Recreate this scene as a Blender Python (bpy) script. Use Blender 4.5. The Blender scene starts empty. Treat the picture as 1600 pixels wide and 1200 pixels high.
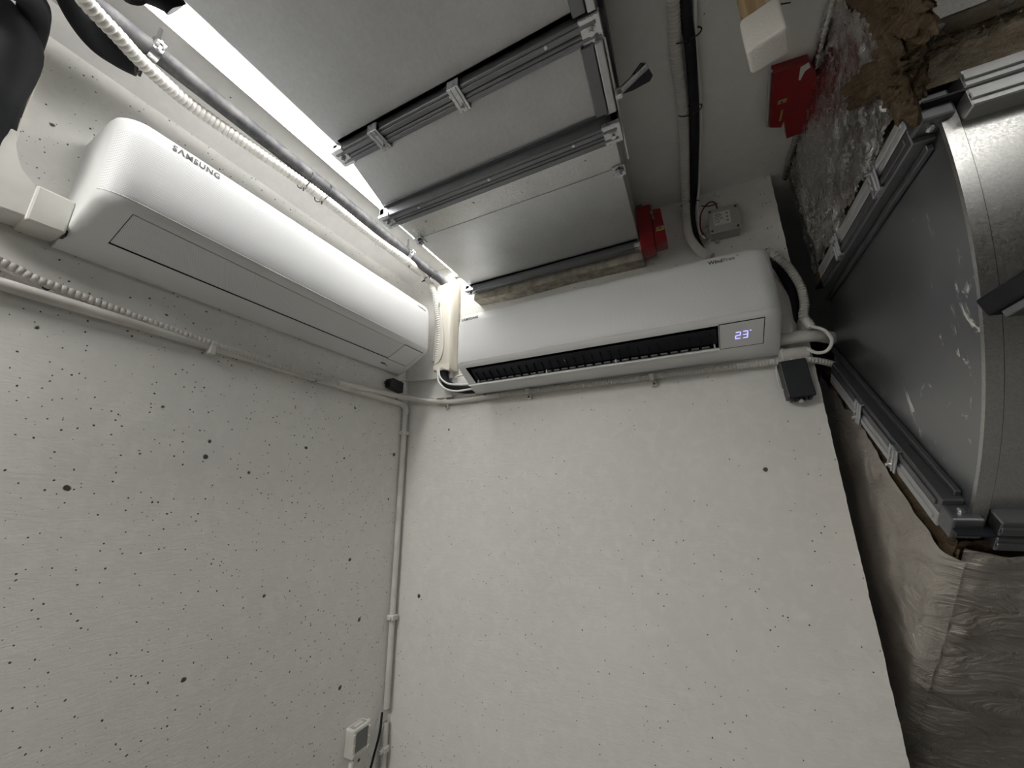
import bpy, bmesh, math, random
from mathutils import Vector, Matrix, noise
random.seed(7)
C = bpy.context.scene.collection
S = bpy.context.scene
PI = math.pi

# ------------------------------------------------------------------ camera, world, exposure
cam = bpy.data.objects.new('camera', bpy.data.cameras.new('camera'))
C.objects.link(cam); S.camera = cam
cam.data.sensor_width = 36.0; cam.data.lens = 595.85 / 1600 * 36; cam.data.clip_start = 0.01
r_ = (0.9017006, 0.4321872, -0.0122581); d_ = (-0.1263686, 0.2363258, -0.9634216); f_ = (-0.4134816, 0.8702668, 0.2677100)
cam.matrix_world = Matrix(((r_[0], -d_[0], -f_[0], 0), (r_[1], -d_[1], -f_[1], 0), (r_[2], -d_[2], -f_[2], 0), (0, 0, 0, 1)))

w = bpy.data.worlds.new('world'); S.world = w; w.use_nodes = True
w.node_tree.nodes['Background'].inputs[0].default_value = (.01, .011, .012, 1)
S.view_settings.view_transform = 'Standard'; S.view_settings.look = 'None'
S.view_settings.gamma = 1; S.view_settings.use_curve_mapping = False
S.view_settings.exposure = 0.0
LED = 15.0        # radiance of the ceiling tube's diffuser
FILL = 24.0       # radiance of an added, unseen panel that brightens the walls
LED2 = 18.5        # radiance of the second fixture, behind the camera

XL = -1.18; YB = 1.35; ZC = 1.03; ZF = -1.55

# ------------------------------------------------------------------ materials
def mat(name, col, rough=.5, metal=0., spec=.5, build=None):
    m = bpy.data.materials.new(name); m.use_nodes = True
    nt = m.node_tree; b = nt.nodes['Principled BSDF']
    b.inputs['Base Color'].default_value = (*col, 1)
    b.inputs['Roughness'].default_value = rough
    b.inputs['Metallic'].default_value = metal
    b.inputs['Specular IOR Level'].default_value = spec
    if build: build(nt, b)
    return m
class G:
    def __init__(s, nt, b): s.nt, s.b, s.N, s.L = nt, b, nt.nodes, nt.links
    def n(s, t, **k):
        x = s.N.new(t)
        for a, v in k.items():
            if a[0] == 'i' and a[1:].isdigit():
                i = x.inputs[int(a[1:])]
                if isinstance(v, bpy.types.NodeSocket): s.L.new(v, i)
                else: i.default_value = v
            else: setattr(x, a, v)
        return x
    def math(s, op, a, b=0.0, c=0.0):
        return s.n('ShaderNodeMath', operation=op, i0=a, i1=b, i2=c).outputs[0]
    def pos(s, scale=(1, 1, 1), world=False):
        o = s.n('ShaderNodeTexCoord').outputs['Object'] if not world else s.n('ShaderNodeNewGeometry').outputs['Position']
        m = s.n('ShaderNodeMapping'); s.L.new(o, m.inputs[0]); m.inputs['Scale'].default_value = scale
        return m.outputs[0]
    def noise(s, p, sc, det=4, rough=.5, dist=0.):
        x = s.n('ShaderNodeTexNoise'); s.L.new(p, x.inputs['Vector'])
        x.inputs['Scale'].default_value = sc; x.inputs['Detail'].default_value = det
        x.inputs['Roughness'].default_value = rough; x.inputs['Distortion'].default_value = dist
        return x.outputs['Fac']
    def vor(s, p, sc, feat='F1'):
        x = s.n('ShaderNodeTexVoronoi', feature=feat); s.L.new(p, x.inputs['Vector']); x.inputs['Scale'].default_value = sc
        return x
    def ramp(s, f, a, b, ca=(0, 0, 0), cb=(1, 1, 1)):
        r = s.n('ShaderNodeMapRange', clamp=True, i0=f, i1=a, i2=b, i3=0., i4=1.).outputs[0]
        return s.mix(r, ca, cb)
    def rng(s, f, a, b, c=0., d=1.):
        return s.n('ShaderNodeMapRange', clamp=True, i0=f, i1=a, i2=b, i3=c, i4=d).outputs[0]
    def mix(s, f, ca, cb):
        m = s.n('ShaderNodeMix', data_type='RGBA')
        for k, v in ((0, f), (6, ca), (7, cb)):
            i = m.inputs[k]
            if isinstance(v, bpy.types.NodeSocket): s.L.new(v, i)
            elif k: i.default_value = (*v, 1)
            else: i.default_value = v
        return m.outputs[2]
    def set(s, k, v): s.L.new(v, s.b.inputs[k])
    def bump(s, h, strength=.5, dist=.002):
        x = s.n('ShaderNodeBump'); x.inputs['Strength'].default_value = strength
        x.inputs['Distance'].default_value = dist; s.L.new(h, x.inputs['Height'])
        s.L.new(x.outputs[0], s.b.inputs['Normal'])

def concrete(col, pit, brush=1.0):
    """painted concrete: trowel relief, small air holes (pit = share of cells that have one)"""
    def f(nt, b):
        g = G(nt, b); p = g.pos(world=True)
        n1 = g.noise(p, 2.2, 5, .6); n2 = g.noise(p, 26, 5, .6, .6); n3 = g.noise(p, 130, 3)
        wob = g.n('ShaderNodeVectorMath', operation='ADD', i0=p)
        nz = g.n('ShaderNodeTexNoise'); g.L.new(p, nz.inputs['Vector']); nz.inputs['Scale'].default_value = 90
        sc = g.n('ShaderNodeVectorMath', operation='SCALE'); g.L.new(nz.outputs['Color'], sc.inputs[0]); sc.inputs['Scale'].default_value = .006
        g.L.new(sc.outputs[0], wob.inputs[1])
        masks = []
        dens = g.rng(g.noise(p, 1.6, 2), .35, .65, .35, 1.6)
        for scale, rad, share in ((46, .17, pit), (17, .125, pit * .45), (90, .18, pit * .8), (8, .03, pit * .2)):
            v = g.vor(wob.outputs[0], scale)
            sep = g.n('ShaderNodeSeparateColor'); g.L.new(v.outputs['Color'], sep.inputs[0])
            size = g.math('MULTIPLY', sep.outputs[1], rad)
            inside = g.rng(g.math('SUBTRACT', v.outputs['Distance'], size), 0, .03, 1, 0)
            gate = g.math('LESS_THAN', sep.outputs[0], g.math('MULTIPLY', dens, share))
            masks.append(g.math('MULTIPLY', inside, gate))
        m = g.math('MAXIMUM', g.math('MAXIMUM', masks[0], masks[1]), g.math('MAXIMUM', masks[2], masks[3]))
        base = g.mix(g.rng(n1, .3, .7), tuple(c * .93 for c in col), col)
        base = g.mix(g.rng(n2, .45, .8), base, tuple(min(1, c * 1.05) for c in col))
        g.set('Base Color', g.mix(m, base, (.07, .065, .055)))
        st = g.noise(g.pos((3, 3, 14), world=True), 6, 4, .6, 1.5)
        h = g.math('ADD', g.math('MULTIPLY', n2, .35 * brush), g.math('MULTIPLY', n3, .1))
        h = g.math('ADD', h, g.math('MULTIPLY', st, .5 * brush))
        h = g.math('SUBTRACT', h, g.math('MULTIPLY', m, 1.6))
        g.bump(h, .55, .003)
        g.set('Roughness', g.rng(n2, .2, .8, .42, .62))
    return f
WALLC = (.80, .79, .755)
m_wall_l = mat('painted_concrete_pitted', WALLC, build=concrete(WALLC, .42, .7))
m_wall_b = mat('painted_concrete', WALLC, build=concrete(WALLC, .13, .8))
m_ceil = mat('painted_ceiling', WALLC, build=concrete((.70, .69, .665), .02, .5))
m_floor = mat('floor_screed', (.10, .095, .09), .7, build=lambda nt, b: (lambda g: g.set('Base Color', g.ramp(g.noise(g.pos(), 5), .3, .7, (.30, .295, .28), (.36, .35, .335))))(G(nt, b)))
m_dark = mat('masonry_shade_dark', (.045, .043, .04), .9, build=lambda nt, b: (lambda g: g.bump(g.noise(g.pos(), 14, 5), .6, .01))(G(nt, b)))  # near-black colour in place of shade: dark gap, less bounced light

def galv(tone, rough, spangle=.5, dirt=.4, cell=150):
    def f(nt, b):
        g = G(nt, b); p = g.pos(world=True)
        v = g.vor(p, cell); sep = g.n('ShaderNodeSeparateColor'); g.L.new(v.outputs['Color'], sep.inputs[0])
        n = g.noise(p, 3.5, 5, .6); sm = g.noise(g.pos((5, 22, 5), world=True), 6, 5, .65, 1.)
        c = g.mix(g.rng(sep.outputs[0], 0, 1), tuple(t * (1 - .10 * spangle) for t in tone), tone)
        c = g.mix(g.rng(n, .4, .72, 0, dirt), c, tuple(t * .62 for t in tone))
        c = g.mix(g.rng(sm, .66, .74, 0, dirt * .8), c, tuple(t * .45 for t in tone))
        g.set('Base Color', c)
        g.set('Roughness', g.rng(g.math('ADD', g.math('MULTIPLY', n, .8), g.math('MULTIPLY', sep.outputs[1], .25)), .25, .85, rough - .07, rough + .13))
        g.bump(g.math('ADD', g.math('MULTIPLY', n, 2.), g.math('MULTIPLY', sep.outputs[2], .03)), .12, .003)
    return f
m_galv = mat('galvanised_sheet', (.5, .5, .5), .4, 1, build=galv((.66, .67, .68), .42))
m_galv_matt = mat('galvanised_sheet_matt', (.5, .5, .5), .5, 1, build=galv((.62, .63, .64), .58, .4, .25))
m_galv_lit = mat('galvanised_sheet_spangled_lit', (.6, .6, .6), .4, 1, build=galv((.72, .72, .70), .31, 2.0, .5, 420))  # spangled copy of the sheet, tone raised for the brightly lit pieces
m_flange = mat('flange_steel', (.4, .4, .4), .38, 1, build=galv((.24, .245, .26), .42, .2, .5))
m_zinc = mat('zinc_plated_steel', (.62, .63, .65), .28, 1, build=lambda nt, b: (lambda g: g.set('Roughness', g.rng(g.noise(g.pos(), 60), .3, .7, .2, .42)))(G(nt, b)))
def scuffed(nt, b):
    g = G(nt, b); p = g.pos(world=True)
    n = g.noise(p, 4, 4, .6)
    sc = g.noise(g.pos((1, 10, 6), world=True), 1.6, 6, .72, .8); gate = g.rng(g.noise(p, 2.4, 2), .46, .54)
    mk = g.math('MULTIPLY', g.rng(sc, .60, .65), gate)
    g.set('Base Color', g.mix(mk, g.ramp(n, .3, .7, (.30, .315, .335), (.38, .39, .40)), (.75, .74, .70)))
    g.set('Roughness', g.math('ADD', g.rng(n, .3, .7, .30, .42), g.math('MULTIPLY', mk, .3)))
    g.set('Metallic', g.rng(mk, 0, 1, 1, .2)); g.bump(n, .2, .006)
m_cheek = mat('galvanised_cheek', (.36, .37, .38), .36, 1, build=scuffed)
def foil(nt, b):
    g = G(nt, b); p = g.pos(world=True)
    a = g.noise(p, 16, 6, .62, 1.8)
    r1 = g.math('ABSOLUTE', g.math('SUBTRACT', a, .5))
    v = g.vor(g.pos((1, 1, .6), world=True), 26, 'DISTANCE_TO_EDGE')
    f2 = g.noise(p, 70, 3, .6, .8)
    h = g.math('ADD', g.math('MULTIPLY', r1, 3.2), g.math('MULTIPLY', g.rng(v.outputs['Distance'], 0, .12), .25))
    h = g.math('ADD', h, g.math('MULTIPLY', f2, .10))
    g.set('Base Color', g.ramp(g.noise(p, 5, 4), .35, .7, (.62, .60, .58), (.82, .81, .80)))
    g.set('Roughness', g.rng(f2, .3, .7, .16, .32)); g.bump(h, .55, .005)
m_foil = mat('wrinkled_foil', (.5, .5, .5), .33, 1, build=foil)
def foil_soft(nt, b):
    g = G(nt, b); p = g.pos(world=True)
    a = g.noise(g.pos((1, 1, 2.4), world=True), 7, 6, .6, 1.4)
    r1 = g.math('MULTIPLY', g.math('ABSOLUTE', g.math('SUBTRACT', a, .5)), 3.2)
    g.set('Base Color', g.ramp(g.noise(p, 5, 4), .35, .7, (.54, .50, .46), (.66, .62, .58)))
    g.set('Roughness', g.rng(g.noise(p, 60), .3, .7, .38, .5)); g.bump(g.math('ADD', r1, g.math('MULTIPLY', g.noise(p, 45, 3), .25)), .8, .009)
m_foil2 = mat('slack_foil', (.5, .5, .5), .42, 1, build=foil_soft)
def wool(dark, light):
    def f(nt, b):
        g = G(nt, b); p = g.pos((1, 1, 2.5), world=True)
        a = g.noise(p, 22, 8, .72, 2.2); c = g.noise(p, 160, 5, .7, 2.); d = g.noise(g.pos(world=True), 7, 4, .6, 1)
        s = g.math('ADD', g.math('MULTIPLY', a, .5), g.math('ADD', g.math('MULTIPLY', c, .35), g.math('MULTIPLY', d, .25)))
        g.set('Base Color', g.ramp(s, .40, .66, dark, light)); g.bump(g.math('ADD', a, c), 1., .008)
    return f
m_wool = mat('mineral_wool', (.35, .27, .17), .95, 0, .1, wool((.20, .14, .085), (.80, .70, .54)))
m_wool_d = mat('mineral_wool_brown', (.16, .11, .07), .95, 0, .1, wool((.07, .048, .03), (.34, .25, .16)))

def perf(nt, b):
    g = G(nt, b); p = g.pos()
    sx = g.n('ShaderNodeSeparateXYZ'); g.L.new(p, sx.inputs[0])
    P = .0034
    u = g.math('DIVIDE', sx.outputs[0], P)
    # arc length down the face is close to z on the front and to y below it
    q = g.math('DIVIDE', g.math('ADD', g.math('MULTIPLY', sx.outputs[2], 1.0), g.math('MULTIPLY', sx.outputs[1], -.75)), P)
    row = g.math('FLOOR', q); sh = g.math('MULTIPLY', g.math('MODULO', row, 2.), .5)
    fu = g.math('SUBTRACT', g.math('FRACT', g.math('ADD', u, sh)), .5); fv = g.math('SUBTRACT', g.math('FRACT', q), .5)
    d = g.math('SQRT', g.math('ADD', g.math('MULTIPLY', fu, fu), g.math('MULTIPLY', fv, fv)))
    hole = g.rng(d, .20, .34, 1, 0)
    g.set('Base Color', g.mix(hole, (.84, .85, .85), (.60, .61, .62))); g.bump(g.math('SUBTRACT', 1., hole), .5, .0006)
m_ac = mat('white_abs_plastic', (.80, .81, .805), .33)
m_perf = mat('micro_perforated_plastic', (.78, .79, .79), .42, build=perf)
m_ac_dark = mat('black_outlet_plastic', (.006, .007, .012), .35)
m_ac_blade = mat('dark_blue_vane_plastic', (.008, .009, .016), .4)
m_sill = mat('outlet_grey_plastic', (.16, .16, .155), .5)
m_logo = mat('grey_print', (.10, .10, .105), .6)
m_logo_l = mat('light_grey_print', (.42, .42, .42), .5)
def emis(name, col, st):
    m = mat(name, col); b = m.node_tree.nodes['Principled BSDF']
    b.inputs['Emission Color'].default_value = (*col, 1); b.inputs['Emission Strength'].default_value = st; return m
m_digit = emis('lit_led_digit', (.48, .46, 1.), 1.35)
m_led = emis('led_diffuser', (1., .985, .955), LED)
m_led2 = emis('led_diffuser_far', (1., .98, .94), LED2)
m_fill = emis('added_fill_diffuser', (1., .98, .94), FILL)
m_lamp_body = mat('lamp_housing_white', (.72, .72, .70), .45)
m_pvc = mat('white_pvc', (.70, .69, .65), .4, build=lambda nt, b: (lambda g: g.set('Base Color', g.ramp(g.noise(g.pos(), 9, 5), .4, .75, (.72, .71, .67), (.58, .56, .51))))(G(nt, b)))
m_pvc_paint = mat('painted_pvc', (.60, .59, .55), .5, build=lambda nt, b: (lambda g: (g.set('Base Color', g.ramp(g.noise(g.pos(), 12, 5), .4, .8, (.72, .70, .665), (.52, .50, .47))), g.bump(g.noise(g.pos(), 50), .4, .001)))(G(nt, b)))
m_cream = mat('cream_duct_plastic', (.78, .74, .65), .42)
m_conduit = mat('corrugated_conduit_plastic', (.72, .70, .66), .42)
m_conduit_g = mat('corrugated_conduit_grey', (.58, .56, .53), .48)
m_foam = mat('black_elastomer_foam', (.022, .023, .027), .7, 0, .25, build=lambda nt, b: (lambda g: (g.set('Base Color', g.ramp(g.noise(g.pos(), 7, 5, .6), .4, .8, (.009, .010, .013), (.026, .026, .029))), g.bump(g.noise(g.pos(), 70), .4, .001)))(G(nt, b)))
m_grey_foam = mat('dusty_grey_foam', (.13, .13, .14), .65, build=lambda nt, b: (lambda g: (g.set('Base Color', g.ramp(g.noise(g.pos(world=True), 18, 6, .65), .42, .72, (.050, .050, .057), (.15, .147, .145))), g.bump(g.noise(g.pos(), 90), .5, .001)))(G(nt, b)))
m_black = mat('black_plastic', (.012, .014, .018), .4)
m_tie = mat('black_tie', (.01, .01, .012), .4)
m_red = mat('red_paint', (.30, .012, .016), .38, build=lambda nt, b: (lambda g: g.set('Base Color', g.ramp(g.noise(g.pos(), 25, 4), .3, .8, (.25, .011, .015), (.17, .009, .013))))(G(nt, b)))
m_brass = mat('brass_tab', (.50, .38, .16), .4, .6)
m_jbox = mat('grey_box_plastic', (.36, .36, .33), .5)
m_paper = mat('white_label_paper', (.62, .61, .58), .6)
m_ink = mat('label_ink', (.05, .05, .05), .6)
m_wood = mat('pale_wood', (.42, .30, .16), .55, build=lambda nt, b: (lambda g: g.set('Base Color', g.ramp(g.noise(g.pos((30, 30, 2)), 3, 5, .6, .6), .35, .7, (.30, .20, .10), (.50, .37, .21))))(G(nt, b)))
m_block = mat('white_polystyrene', (.80, .78, .73), .7, build=lambda nt, b: (lambda g: g.bump(g.vor(g.pos(), 260).outputs['Distance'], .4, .0015))(G(nt, b)))
m_mortar = mat('beige_mortar', (.50, .46, .38), .9, build=lambda nt, b: (lambda g: (g.set('Base Color', g.ramp(g.noise(g.pos(world=True), 30, 6, .7), .38, .72, (.30, .27, .22), (.60, .56, .47))), g.bump(g.noise(g.pos(world=True), 45, 6, .7), .8, .004)))(G(nt, b)))
m_wire_w = mat('white_cable', (.75, .75, .72), .45)
m_wire_r = mat('dark_red_cable', (.13, .015, .02), .45)
m_copper = mat('copper_pipe', (.60, .32, .20), .35, 1)
m_screen = mat('grey_screen', (.14, .145, .14), .25)
m_rust = mat('rusty_screw', (.16, .09, .05), .8)

# ------------------------------------------------------------------ mesh helpers
def mk(name, bm, m, parent=None, smooth=None):
    me = bpy.data.meshes.new(name)
    bmesh.ops.recalc_face_normals(bm, faces=bm.faces)
    bm.to_mesh(me); bm.free()
    me.materials.append(m)
    if smooth is not None:
        for p in me.polygons: p.use_smooth = True
        me.set_sharp_from_angle(angle=math.radians(smooth))
    o = bpy.data.objects.new(name, me); C.objects.link(o)
    if parent: o.parent = parent
    return o
def tag(o, label, cat, group=None):
    o['label'] = label; o['category'] = cat
    if group: o['group'] = group
    return o
def thing(name, label, cat, loc=(0, 0, 0), rz=0., group=None):
    o = bpy.data.objects.new(name, None); C.objects.link(o); o.empty_display_size = .05
    o.location = loc; o.rotation_euler = (0, 0, rz)
    bpy.context.view_layer.update()
    return tag(o, label, cat, group)
def struct(o): o['kind'] = 'structure'; return o
def box(bm, a, b, bev=0., seg=2, mtx=None):
    r = bmesh.ops.create_cube(bm, size=1)['verts']
    for v in r:
        v.co = Vector([a[i] + (v.co[i] + .5) * (b[i] - a[i]) for i in range(3)])
    if bev:
        es = list({e for v in r for e in v.link_edges})
        r = bmesh.ops.bevel(bm, geom=es, offset=bev, segments=seg, affect='EDGES', profile=.5)['verts']
    if mtx:
        for v in {v for v in r}: v.co = mtx @ v.co
    return r
def BX(a, b, bev=0., seg=2, mtx=None):
    bm = bmesh.new(); box(bm, a, b, bev, seg, mtx); return bm
def catmull(P, n=8):
    P = [Vector(p) for p in P]; out = []
    for i in range(len(P) - 1):
        p0 = P[i - 1] if i else P[0] * 2 - P[1]; p1, p2 = P[i], P[i + 1]
        p3 = P[i + 2] if i + 2 < len(P) else P[-1] * 2 - P[-2]
        for k in range(n):
            t = k / n
            out.append(.5 * ((2 * p1) + (p2 - p0) * t + (2 * p0 - 5 * p1 + 4 * p2 - p3) * t * t + (3 * p1 - p0 - 3 * p2 + p3) * t ** 3))
    out.append(P[-1]); return out
def resample(P, step):
    L = [0]
    for a, b in zip(P, P[1:]): L.append(L[-1] + (b - a).length)
    n = max(2, int(L[-1] / step)); out = []; j = 0
    for i in range(n + 1):
        d = L[-1] * i / n
        while j < len(P) - 2 and L[j + 1] < d: j += 1
        t = (d - L[j]) / max(1e-9, L[j + 1] - L[j]); out.append(P[j].lerp(P[j + 1], t))
    return out
def tube(bm, P, r, n=12, caps=True, rad=None):
    P = [Vector(p) for p in P]
    t0 = (P[1] - P[0]).normalized(); up = Vector((0, 0, 1)) if abs(t0.z) < .9 else Vector((1, 0, 0))
    u = t0.cross(up).normalized(); rings = []
    for i, p in enumerate(P):
        t = ((P[min(i + 1, len(P) - 1)] - P[max(i - 1, 0)])).normalized()
        u = (u - t * u.dot(t)).normalized(); v = t.cross(u)
        rr = rad(i) if rad else r
        rings.append([bm.verts.new(p + (u * math.cos(2 * PI * k / n) + v * math.sin(2 * PI * k / n)) * rr) for k in range(n)])
    for a, b in zip(rings, rings[1:]):
        for k in range(n): bm.faces.new((a[k], a[(k + 1) % n], b[(k + 1) % n], b[k]))
    if caps: bm.faces.new(rings[0][::-1]); bm.faces.new(rings[-1])
def TB(P, r, n=12, sm=0, caps=True):
    bm = bmesh.new(); tube(bm, catmull(P, sm) if sm else P, r, n, caps); return bm
def corr(P, r, pitch=.010, n=14, depth=.21):
    """corrugated tube: rounded ridges along a smooth path"""
    bm = bmesh.new(); Q = resample(catmull(P, 10), pitch / 6)
    prof = [1, .99, .93, 1 - depth, .93, .99]
    tube(bm, Q, r, n, True, lambda i: r * prof[i % 6]); return bm
def prism(bm, pts, axis, a, b):
    """extrude a 2-D outline along axis (0 x: pts are (y,z); 1 y: (x,z); 2 z: (x,y))"""
    def P(p, t): return Vector((t, p[0], p[1])) if axis == 0 else Vector((p[0], t, p[1])) if axis == 1 else Vector((p[0], p[1], t))
    A = [bm.verts.new(P(p, a)) for p in pts]; B = [bm.verts.new(P(p, b)) for p in pts]
    bm.faces.new(A); bm.faces.new(B[::-1]); n = len(pts)
    for i in range(n): bm.faces.new((A[i], B[i], B[(i + 1) % n], A[(i + 1) % n]))
def PR(pts, axis, a, b, bev=0.):
    bm = bmesh.new(); prism(bm, pts, axis, a, b)
    if bev: bmesh.ops.bevel(bm, geom=list(bm.edges), offset=bev, segments=2, affect='EDGES', profile=.5)
    return bm
def cyl(bm, p, q, r, n=16): tube(bm, [p, q], r, n)
def CY(p, q, r, n=16): bm = bmesh.new(); cyl(bm, p, q, r, n); return bm
def frame(o, dx, dy, dz):
    """4x4 from an origin and three axes"""
    M = Matrix.Identity(4)
    for i, a in enumerate((dx, dy, dz)):
        for k in range(3): M[k][i] = a[k]
    for k in range(3): M[k][3] = o[k]
    return M
def text_mesh(name, s, size, m, parent, M, depth=.0004, space=1.0, bold=0.):
    cu = bpy.data.curves.new(name, 'FONT'); cu.body = s; cu.size = size; cu.extrude = depth
    cu.space_character = space; cu.offset = bold; cu.resolution_u = 3
    t = bpy.data.objects.new(name, cu); C.objects.link(t)
    dg = bpy.context.evaluated_depsgraph_get()
    me = bpy.data.meshes.new_from_object(t.evaluated_get(dg)); bpy.data.objects.remove(t)
    me.transform(M); me.materials.clear(); me.materials.append(m)
    o = bpy.data.objects.new(name, me); C.objects.link(o); o.parent = parent; return o

# ------------------------------------------------------------------ the room
def grid_wall(name, m, fn, nu, nv):
    bm = bmesh.new(); V = [[bm.verts.new(fn(i / nu, j / nv)) for j in range(nv + 1)] for i in range(nu + 1)]
    for i in range(nu):
        for j in range(nv): bm.faces.new((V[i][j], V[i + 1][j], V[i + 1][j + 1], V[i][j + 1]))
    return bm
struct(mk('wall_left', BX((XL - .15, -2.6, ZF - .1), (XL, YB + .2, ZC + .1)), m_wall_l))
# end wall: front face flat, free right edge slightly chipped like a cast edge
pts = [(XL - .15, ZF - .1)]
z = ZF - .1
edge = [(.346 + .0025 * noise.noise(Vector((0, 0, zz * 9))) + (.0016 * random.random()), zz) for zz in [ZF - .1 + i * .012 for i in range(int((ZC + .1 - ZF + .1) / .012) + 1)]]
pts += edge + [(XL - .15, ZC + .1)]
struct(mk('wall_back', PR(pts, 1, YB, YB + .22), m_wall_b))
struct(mk('ceiling', BX((XL - .15, -2.6, ZC), (2.4, 3.4, ZC + .15)), m_ceil))
struct(mk('floor', BX((XL - .15, -2.6, ZF - .12), (2.4, 3.4, ZF)), m_floor))
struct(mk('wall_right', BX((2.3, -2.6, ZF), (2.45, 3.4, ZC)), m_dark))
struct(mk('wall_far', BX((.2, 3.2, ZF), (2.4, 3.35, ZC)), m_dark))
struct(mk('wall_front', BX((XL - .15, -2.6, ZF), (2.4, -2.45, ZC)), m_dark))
# haunch between left wall and ceiling, and the cast ledge in the corner behind the units
struct(mk('trim_1', PR([(XL, .985), (XL + .012, .993), (XL + .028, 1.006), (XL + .04, 1.018), (XL + .048, ZC), (XL, ZC)], 1, -2.45, YB), m_ceil, smooth=60))
struct(mk('trim_2', PR([(XL, .497), (-.93, .478), (-.93, ZC), (XL, ZC)], 1, YB - .02, YB, .0), m_wall_b))

# ------------------------------------------------------------------ ceiling lamps, plus one added fill panel
def lamp(x0, x1, y0, y1, z, m, label):
    t = thing('ceiling_light', label, 'light', ((x0 + x1) / 2, (y0 + y1) / 2, z))
    cx, cy = (x0 + x1) / 2, (y0 + y1) / 2; hx, hy = (x1 - x0) / 2, (y1 - y0) / 2
    mk('housing', BX((-hx - .004, -hy, .012), (hx + .004, hy, ZC - z), .004), m_lamp_body, t)
    bm = bmesh.new(); prof = [(hx * math.cos(a), .014 - .02 * math.sin(a)) for a in [PI * k / 8 for k in range(9)]]
    prism(bm, prof, 1, -hy + .004, hy - .004); mk('diffuser', bm, m, t, 40)
    for s in (-1, 1): mk('end_cap', BX((-hx - .002, s * hy - .006, -.01), (hx + .002, s * hy + .006, .02), .002), m_lamp_body, t)
lamp(-.930, -.852, -.165, 1.335, .985, m_led, 'long lit white ceiling batten light beside the black lagged pipe')
lamp(.96, 1.04, -1.85, -.05, .985, m_led2, 'white ceiling batten light to the right of the viewer')
def fill_panel(cx, cy, m, label):  # unseen panel added as fill light for both walls
    t = thing('ceiling_light', label, 'light', (cx, cy, ZC - .02))
    mk('frame', BX((-.31, -.31, -.004), (.31, .31, .02), .003), m_lamp_body, t)
    mk('diffuser', BX((-.295, -.295, -.009), (.295, .295, -.003), .002), m, t)
fill_panel(-.82, -.85, m_fill, 'added square fill light panel on the ceiling, unseen behind the viewer on the left')

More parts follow.
